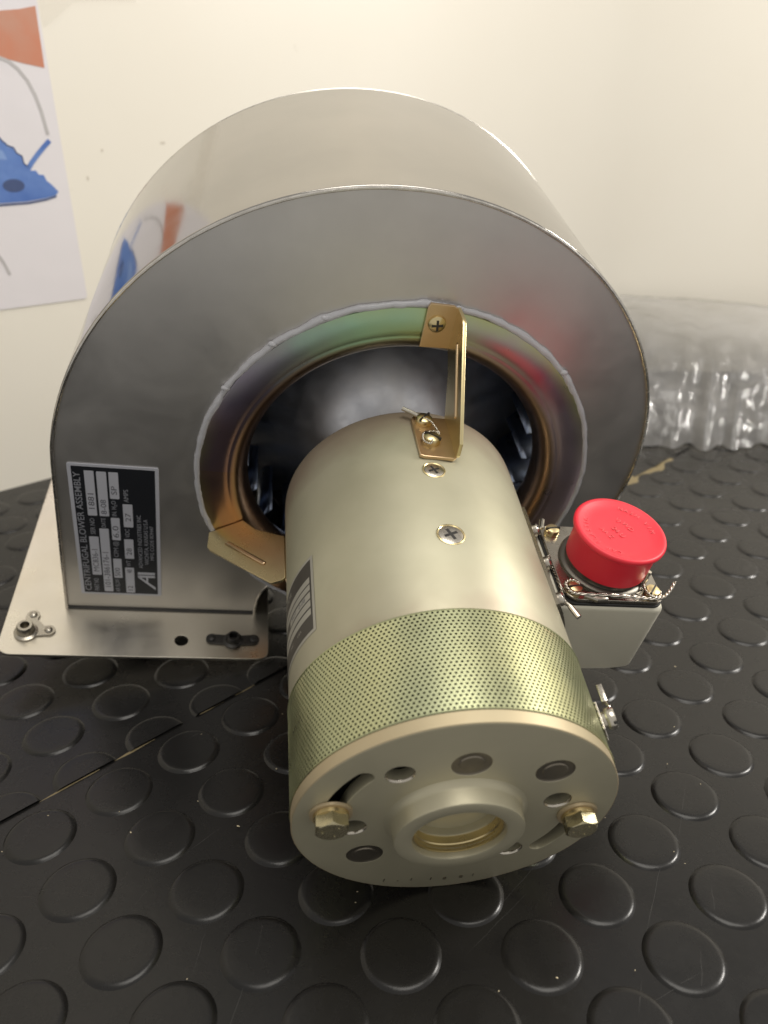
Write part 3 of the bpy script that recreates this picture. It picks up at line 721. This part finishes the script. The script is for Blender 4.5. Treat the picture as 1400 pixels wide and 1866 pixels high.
for sx, sy in ((-1, -1), (1, -1), (1, 1), (-1, 1)):
    G = Matrix.Translation((CXc+sx*18.8, CYc+sy*18.8, CZ+3.4)); cs.append(G)
    bm = B(); lathe(bm, [(3.4, 0), (3.5, .4), (3.5, 2.2), (3.0, 3.0), (1.6, 3.4), (0, 3.5)], 26, G); part('flange_screw', bm, M['gold'], cbox)
    bm = B(); box(bm, -3.6, 3.6, -.4, .4, 2.3, 3.6, 0, 1, G @ Matrix.Rotation(R(30+sx*20), 4, 'Z')); part('screw_slot', bm, M['dark_nut'], cbox)
def twisted(pts, par, amp=.42, rad_=.5, k=14, w=.55):
    fine = spline([Vector(p) for p in pts], k); bm = B()
    for ph in (0, PI):
        tw = []
        for i, p in enumerate(fine):
            t = (fine[min(i+1, len(fine)-1)]-fine[max(i-1, 0)]).normalized(); s = t.cross(Vector((.2, .3, .9))).normalized(); q_ = s.cross(t)
            tw.append(p+(s*math.cos(i*w+ph)+q_*math.sin(i*w+ph))*amp)
        tube(bm, tw, rad_, 6)
    return part('lock_wire', bm, M['steel'], par, 0)
c0, c1 = cs[0].translation, cs[1].translation
twisted([c0+Vector(p) for p in ((2.5, 1.5, 3.0), (-1, 4.2, 2.6), (-4.4, 1.5, 2.6), (-3.2, -3.4, 2.8), (2, -4.4, 3.0))] + [c0.lerp(c1, .4)+Vector((0, -4.0, 2.4)), c0.lerp(c1, .75)+Vector((0, -4.2, 1.8))] + [c1+Vector(p) for p in ((-1, -4.4, 1.6), (4, -3.6, 2.2), (7.5, -1, 3.6), (10.5, 2.5, 5.5))], cbox)
bm = B(); tube(bm, [c0+Vector(p) for p in ((4, -3.0, .6), (9, -5.4, .9), (14, -5.0, .8))], lambda i: (1.2, 1.6, 1.0)[i], 10); part('crimp_sleeve', bm, M['flange_metal'], cbox)
bm = B(); tube(bm, [c1+Vector(p) for p in ((-3.4, 3.5, 1), (-3.2, 4.5, 4), (-2.6, 5.2, 9))], 1.3, 10); part('crimp_sleeve', bm, M['steel'], cbox)
twisted([c1+Vector((-3.0, 4.5, 3)), c1+Vector((-4.4, 1, 3)), c1+Vector((-3, -3.4, 2.8)), c1+Vector((1.5, -3.8, 2.4)), c1+Vector((3.8, 0, 2))], cbox, .3, .32)
# saddle flange that carries the box on the motor side
bm = B(); a0, a1 = -6, 35
for r_, in ((61.4,),):
    rows = []
    for k in range(13):
        a = R(a0+(a1-a0)*k/12); rows.append([bm.verts.new((rr*math.cos(a), y, ZM+rr*math.sin(a))) for rr, y in ((60.1, -119), (61.5, -119), (61.5, -57), (60.1, -57))])
    for A, D in zip(rows, rows[1:]):
        for s in range(4): bm.faces.new((A[s], A[(s+1) % 4], D[(s+1) % 4], D[s]))
    bm.faces.new(rows[0]); bm.faces.new(rows[-1][::-1])
sad = part('saddle_flange', bm, M['flange_metal'], blower, 30)
for ang, y in ((27, -66), (27, -88), (27, -110)):
    G = radial(ang, y, 61.4)
    bm = B(); lathe(bm, [(3.1, 0), (3.2, .5), (3.2, 2.0), (2.6, 2.8), (0, 3.1)], 26, G); part('saddle_screw', bm, M['steel'], sad)
    bm = B(); box(bm, -3.1, 3.1, -.35, .35, 2.0, 3.2, 0, 1, G @ Matrix.Rotation(R(20), 4, 'Z')); part('screw_slot', bm, M['dark_nut'], sad)
for ang, y, dy in ((27, -66, 9), (27, -110, -3)):
    G = radial(ang, y, 61.4); bm = B(); tube(bm, [G @ Vector(p) for p in ((2, 1.5 if dy > 0 else -1, 3.2), (3.0, 3 if dy > 0 else -3.5, 4.4), (4.2, 9 if dy > 0 else -9, 6.2))], lambda i: (.6, 1.3, 1.3)[i], 10); part('crimp_sleeve', bm, M['steel'], sad)
twisted([radial(27, -110, 61.4) @ Vector(p) for p in ((3, -2, 3), (4, 2, 3), (2.5, 8, 3.2), (3.5, 16, 3.2), (3.8, 20, 3), (3, 24, 3), (-1, 25.5, 3))], sad, .35, .35)

# ------------------------------------------------------------------ data plate on the scroll front
PX0, PX1, PZ0, PZ1 = -170.8, -125.2, 15.1+DZ, 113.5+DZ
PW, PH = PX1-PX0, PZ1-PZ0
def DP(h): return frame((PX1, -h, PZ0), (0, 0, 1), (-1, 0, 0), (0, -1, 0))   # u up, v to the left
dp = pmesh('data_plate', plate([rrect(0, PH, 0, PW, 1.0)], .5, .1, DP(.3)), M['foil']); 
dp['label'] = 'black and silver data plate turned on its side'
pmesh('black_field', plate([rrect(1.6, PH-1.7, 2.0, PW-2.0, .5)], .12, 0, DP(.6)), M['ink_black'], dp)
def fld(u0, u1, v0, v1): pmesh('white_field', plate([rrect(u0*PH, u1*PH, (1-v1)*PW, (1-v0)*PW, .5)], .10, 0, DP(.69)), M['foil'], dp)
def lab(s, u0, u1, v0, v1, m_='foil_text', h=.78, nm='lettering', fit=True, bold=.0):
    sz = (v1-v0)*PW; t_ = text(s, sz*1.38, (u1-u0)*PH if fit else None, .02, bold)
    t_.transform(Matrix.Diagonal((MM, MM, MM, 1)) @ DP(h) @ Matrix.Translation(((u0+u1)/2*PH, (1-(v0+v1)/2)*PW, 0))); return pmesh(nm, t_, M[m_], dp)
for f4 in ((.64, .957, .18, .285), (.17, .48, .165, .275), (.64, .955, .312, .42), (.03, .545, .292, .40), (.77, .955, .445, .55), (.46, .63, .435, .535), (.15, .31, .425, .525), (.565, .735, .58, .69), (.315, .47, .572, .68), (.025, .24, .562, .67)): fld(*f4)
lab('CENTRIFUGAL BLOWER ASSEMBLY', .035, .945, .062, .140, bold=.02)
lab('PART NO', .035, .14, .175, .235); lab('SER NO', .50, .62, .195, .25); lab('DATE', .555, .625, .325, .375)
lab('AIR FLOW', .03, .14, .435, .49); lab('CFM @', .325, .45, .445, .50); lab('IN. H\u2082O', .645, .755, .455, .51)
lab('WT', .25, .30, .585, .64); lab('VDC', .485, .55, .592, .645); lab('AMPS', .75, .84, .60, .655)
lab('MC836-1', .20, .38, .185, .255, 'print_dark'); lab('1881', .69, .80, .20, .27, 'print_dark')
lab('101-386176-1', .07, .36, .31, .38, 'print_dark'); lab('8-08', .655, .76, .335, .40, 'print_dark')
lab('500', .165, .235, .44, .505, 'print_dark'); lab('6.0', .48, .57, .45, .52, 'print_dark'); lab('SP', .80, .86, .465, .53, 'print_dark')
lab('12', .045, .085, .585, .65, 'print_dark'); lab('48', .195, .225, .585, .65, 'print_dark'); lab('28', .345, .40, .595, .66, 'print_dark'); lab('27', .61, .67, .605, .67, 'print_dark')
lab('ADVANCED INDUSTRIES INC', .24, .66, .735, .785); lab('WICHITA, KANSAS U.S.A', .27, .63, .81, .86); lab('MFG CODE 0DH47', .31, .58, .88, .925)
def logo(pts):
    pmesh('logo', plate([[(u*PH, (1-v)*PW) for u, v in pts]], .06, 0, DP(.8)), M['foil'], dp)
logo([(.185, .715), (.205, .715), (.205, .925), (.185, .925)])
logo([(.160, .715), (.178, .715), (.178, .925), (.160, .925)])
logo([(.160, .715), (.175, .722), (.078, .93), (.055, .93)])
logo([(.115, .84), (.128, .815), (.162, .815), (.162, .84)])

# rating plate wrapped on the motor's left side
def wrap(me, r):
    for v in me.vertices:
        u, yv, h = v.co.x, v.co.y, v.co.z       # u: arc degrees from its right edge, y along the axis, h outwards (mm)
        a = R(150.2+u); v.co = ((r+h)*math.cos(a)*MM, yv*MM, (ZM+(r+h)*math.sin(a))*MM)
    me.update(); return me
def strip(u0, u1, ya, yb, h, nu=24):
    bm = B(); up = []; lo_ = []
    for k in range(nu+1):
        u = u0+(u1-u0)*k/nu; up.append(bm.verts.new((u, ya, h))); lo_.append(bm.verts.new((u, yb, h)))
    for k in range(nu): bm.faces.new((up[k], up[k+1], lo_[k+1], lo_[k]))
    me = bpy.data.meshes.new('strip'); bm.to_mesh(me); bm.free(); return wrap(me, RM)
rp = link('rating_plate', strip(0, 66, -91, -132, .18), M['foil_warm'], blower, 0)
rp['label'] = 'dark rating plate wrapped round the left of the motor'
link('dark_field', strip(1.6, 64.4, -92.6, -130.4, .24), M['ink_brown'], rp, 0)
for k, (f0, f1, s0) in enumerate(((.27, .35, 30), (.37, .445, 26), (.47, .555, 16), (.575, .66, 30), (.685, .765, 26))):
    link('white_field', strip(2.6, s0+6, -91-41*f0, -91-41*f1, .29), M['foil_warm'], rp, 0)
def rlab(s, u, f, size, m_):
    t_ = text(s, size, None, 0); cap_ = size*.7
    for v in t_.vertices: v.co = (u-v.co.x/RM*180/PI, -91-41*f+v.co.y, .33)
    return link('lettering', wrap(t_, RM), M[m_], rp, None)
rlab('0-08', 9, .51, 3.2, 'print_dark'); rlab('MOT', 17, .51, 2.6, 'print_dark'); rlab('USA', 12, .84, 2.2, 'foil_warm'); rlab('INC.', 20, .84, 2.2, 'foil_warm'); rlab('VDC', 38, .61, 2.2, 'foil_warm'); rlab('MOTOR', 26, .15, 4, 'foil_warm')

# ------------------------------------------------------------------ red dust cap pressed over the connector
cap = bpy.data.objects.new('dust_cap', None); C.objects.link(cap)
cap.matrix_world = BM @ Matrix.Translation((84.2*MM, -86.3*MM, (ZM+31.5)*MM))
tag(cap, 'bright red plastic dust cap with raised lettering on the blower connector', 'dust cap')
bm = B(); lathe(bm, [(18.4, 0), (19.0, .2), (19.1, 1), (19.3, 14.6), (19.6, 15.4), (20.6, 15.9), (21.2, 16.6), (21.3, 17.8), (20.9, 18.6), (20.1, 18.9), (19.0, 18.7), (17.6, 18.0), (13, 17.5), (0, 17.2)], 96); part('cap_body', bm, M['red'], cap, 50)
def emboss(s, size, r=None, a=0, xy=(0, 0), rot=0):
    ms = []
    if r is None:
        t_ = text(s, size, None, .12); t_.transform(Matrix.Diagonal((MM, MM, MM, 1)) @ Matrix.Translation((xy[0], xy[1], 17.5)) @ Matrix.Rotation(R(rot), 4, 'Z')); ms.append(t_)
    else:
        for k, ch in enumerate(s):
            if ch == ' ': continue
            b2 = R(a-k*size*.85/r*180/PI); t_ = text(ch, size, None, .12)
            t_.transform(Matrix.Diagonal((MM, MM, MM, 1)) @ Matrix.Translation((r*math.cos(b2), r*math.sin(b2), 17.88)) @ Matrix.Rotation(b2-PI/2, 4, 'Z')); ms.append(t_)
    link('raised_lettering', join(ms), M['red_letter_lit'], cap)
emboss('NASM VIM', 3.2, 15.6, 70); emboss('CAP PLASTIC', 3.0, 15.6, 250)
emboss('WD', 3.6, xy=(5, 3), rot=-62); emboss('VJ-', 3.0, xy=(2, 7), rot=-62); emboss('24 U', 3.6, xy=(-1, -1), rot=-62); emboss('AA Z', 3.4, xy=(-7, -2), rot=-62)

# ------------------------------------------------------------------ crumpled clear plastic at the back right
bm = B(); nu, nv = 90, 54; rows = []
p0 = Vector((262, 318)); p1 = Vector((690, 150)); dv = Vector((.45, .89))
for j in range(nv+1):
    v_ = j/nv; row = []
    for i in range(nu+1):
        u = i/nu; p = p0.lerp(p1, u)+dv*(v_*235-30*math.sin(u*8+.4)*(1-v_)-22*noise.noise(Vector((u*7, 3, 1)))-46*noise.noise(Vector((u*13, 9, 1)))*(1-v_)**2-20*noise.noise(Vector((u*34, 4, 1)))*(1-v_)**3)
        prof = 104*math.sin(PI*min(1, v_*.62+.0))**.8*(1-.10*u) if v_ > 0 else 0
        fr_ = max(0, 1-v_*2.2); n_ = noise.noise(Vector((u*4, v_*3, 0)))*9+(noise.ridged_multi_fractal(Vector((u*16, v_*9, 5)), 1, 2, 3, 1, 2)-1)*9*fr_+noise.noise(Vector((u*30, v_*20, 2)))*(1.5+6*fr_)
        z = max(1.0+1.5*abs(noise.noise(Vector((u*30, v_*30, 1)))), prof+n_*min(1, v_*4+.15))
        row.append(bm.verts.new((p.x, p.y, z)))
    rows.append(row)
for A, D in zip(rows, rows[1:]):
    for k in range(nu): bm.faces.new((A[k], A[k+1], D[k+1], D[k]))
film_o = tag(put('plastic_film', bm, M['plastic_film'], None, 0), 'crumpled clear plastic film heaped on the mat behind the blower at right', 'plastic film')

# small crumbs on the mat
bm = B()
for (x, y) in [(-118, -158), (-70, -160), (52, -245), (120, -196), (-20, -205), (150, -160)]+[(random.uniform(-250, 260), random.uniform(-260, -60)) for _ in range(46)]:
    s = bmesh.ops.create_icosphere(bm, subdivisions=1, radius=random.choice((.22, .25, .3, .5)))
    bmesh.ops.transform(bm, matrix=Matrix.Translation((x, y, .1)) @ Matrix.Rotation(random.random()*6, 4, 'Z') @ Matrix.Diagonal((random.uniform(1, 2.2), .8, .5, 1)), verts=s['verts'])
M['crumb'] = mat('crumb', (.55, .47, .32), .7)
tag(put('dust_crumbs', bm, M['crumb'], None, 0), 'pale crumbs and dust scattered over the black mat', 'dust', kind='stuff')

M['scratch'] = mat('scratch', (.045, .043, .041), .5)
bm = B(); rnd = random.Random(3)
for (x, y, a, L_) in [(35, -215, 40, 60), (20, -232, 38, 40), (90, -235, 57, 45), (125, -190, 60, 38), (-100, -100, 35, 14), (-60, -225, 80, 22), (160, -230, 20, 30)]+[(rnd.uniform(-200, 250), rnd.uniform(-270, -90), rnd.uniform(20, 80), rnd.uniform(8, 30)) for _ in range(26)]:
    t = Vector((math.cos(R(a)), math.sin(R(a)))); n_ = Vector((-t.y, t.x)); rows = []
    for k in range(9):
        p = Vector((x, y))+t*(L_*k/8)+n_*(.5*noise.noise(Vector((x, k*.6, y)))); w_ = .07*math.sin(PI*(k+.3)/8.6)*rnd.uniform(.6, 1.2)
        # scratches only mark the raised stud tops and flat field; hug the height below
        rel = Vector(((p-ORG).dot(ea)/LP, (p-ORG).dot(eb)/LP)); d_ = math.hypot(rel.x-round(rel.x), rel.y-round(rel.y))*LP
        h_ = .05 if d_ < 12.4 else (-1.15 if d_ > 15.8 else .05-1.2*(d_-12.4)/3.4)
        rows.append((bm.verts.new((*(p+n_*w_), h_)), bm.verts.new((*(p-n_*w_), h_))))
    for A, D in zip(rows, rows[1:]): bm.faces.new((A[0], A[1], D[1], D[0]))
o = put('scratches', bm, M['scratch'], mat_front, 0); o['kind'] = 'stuff'
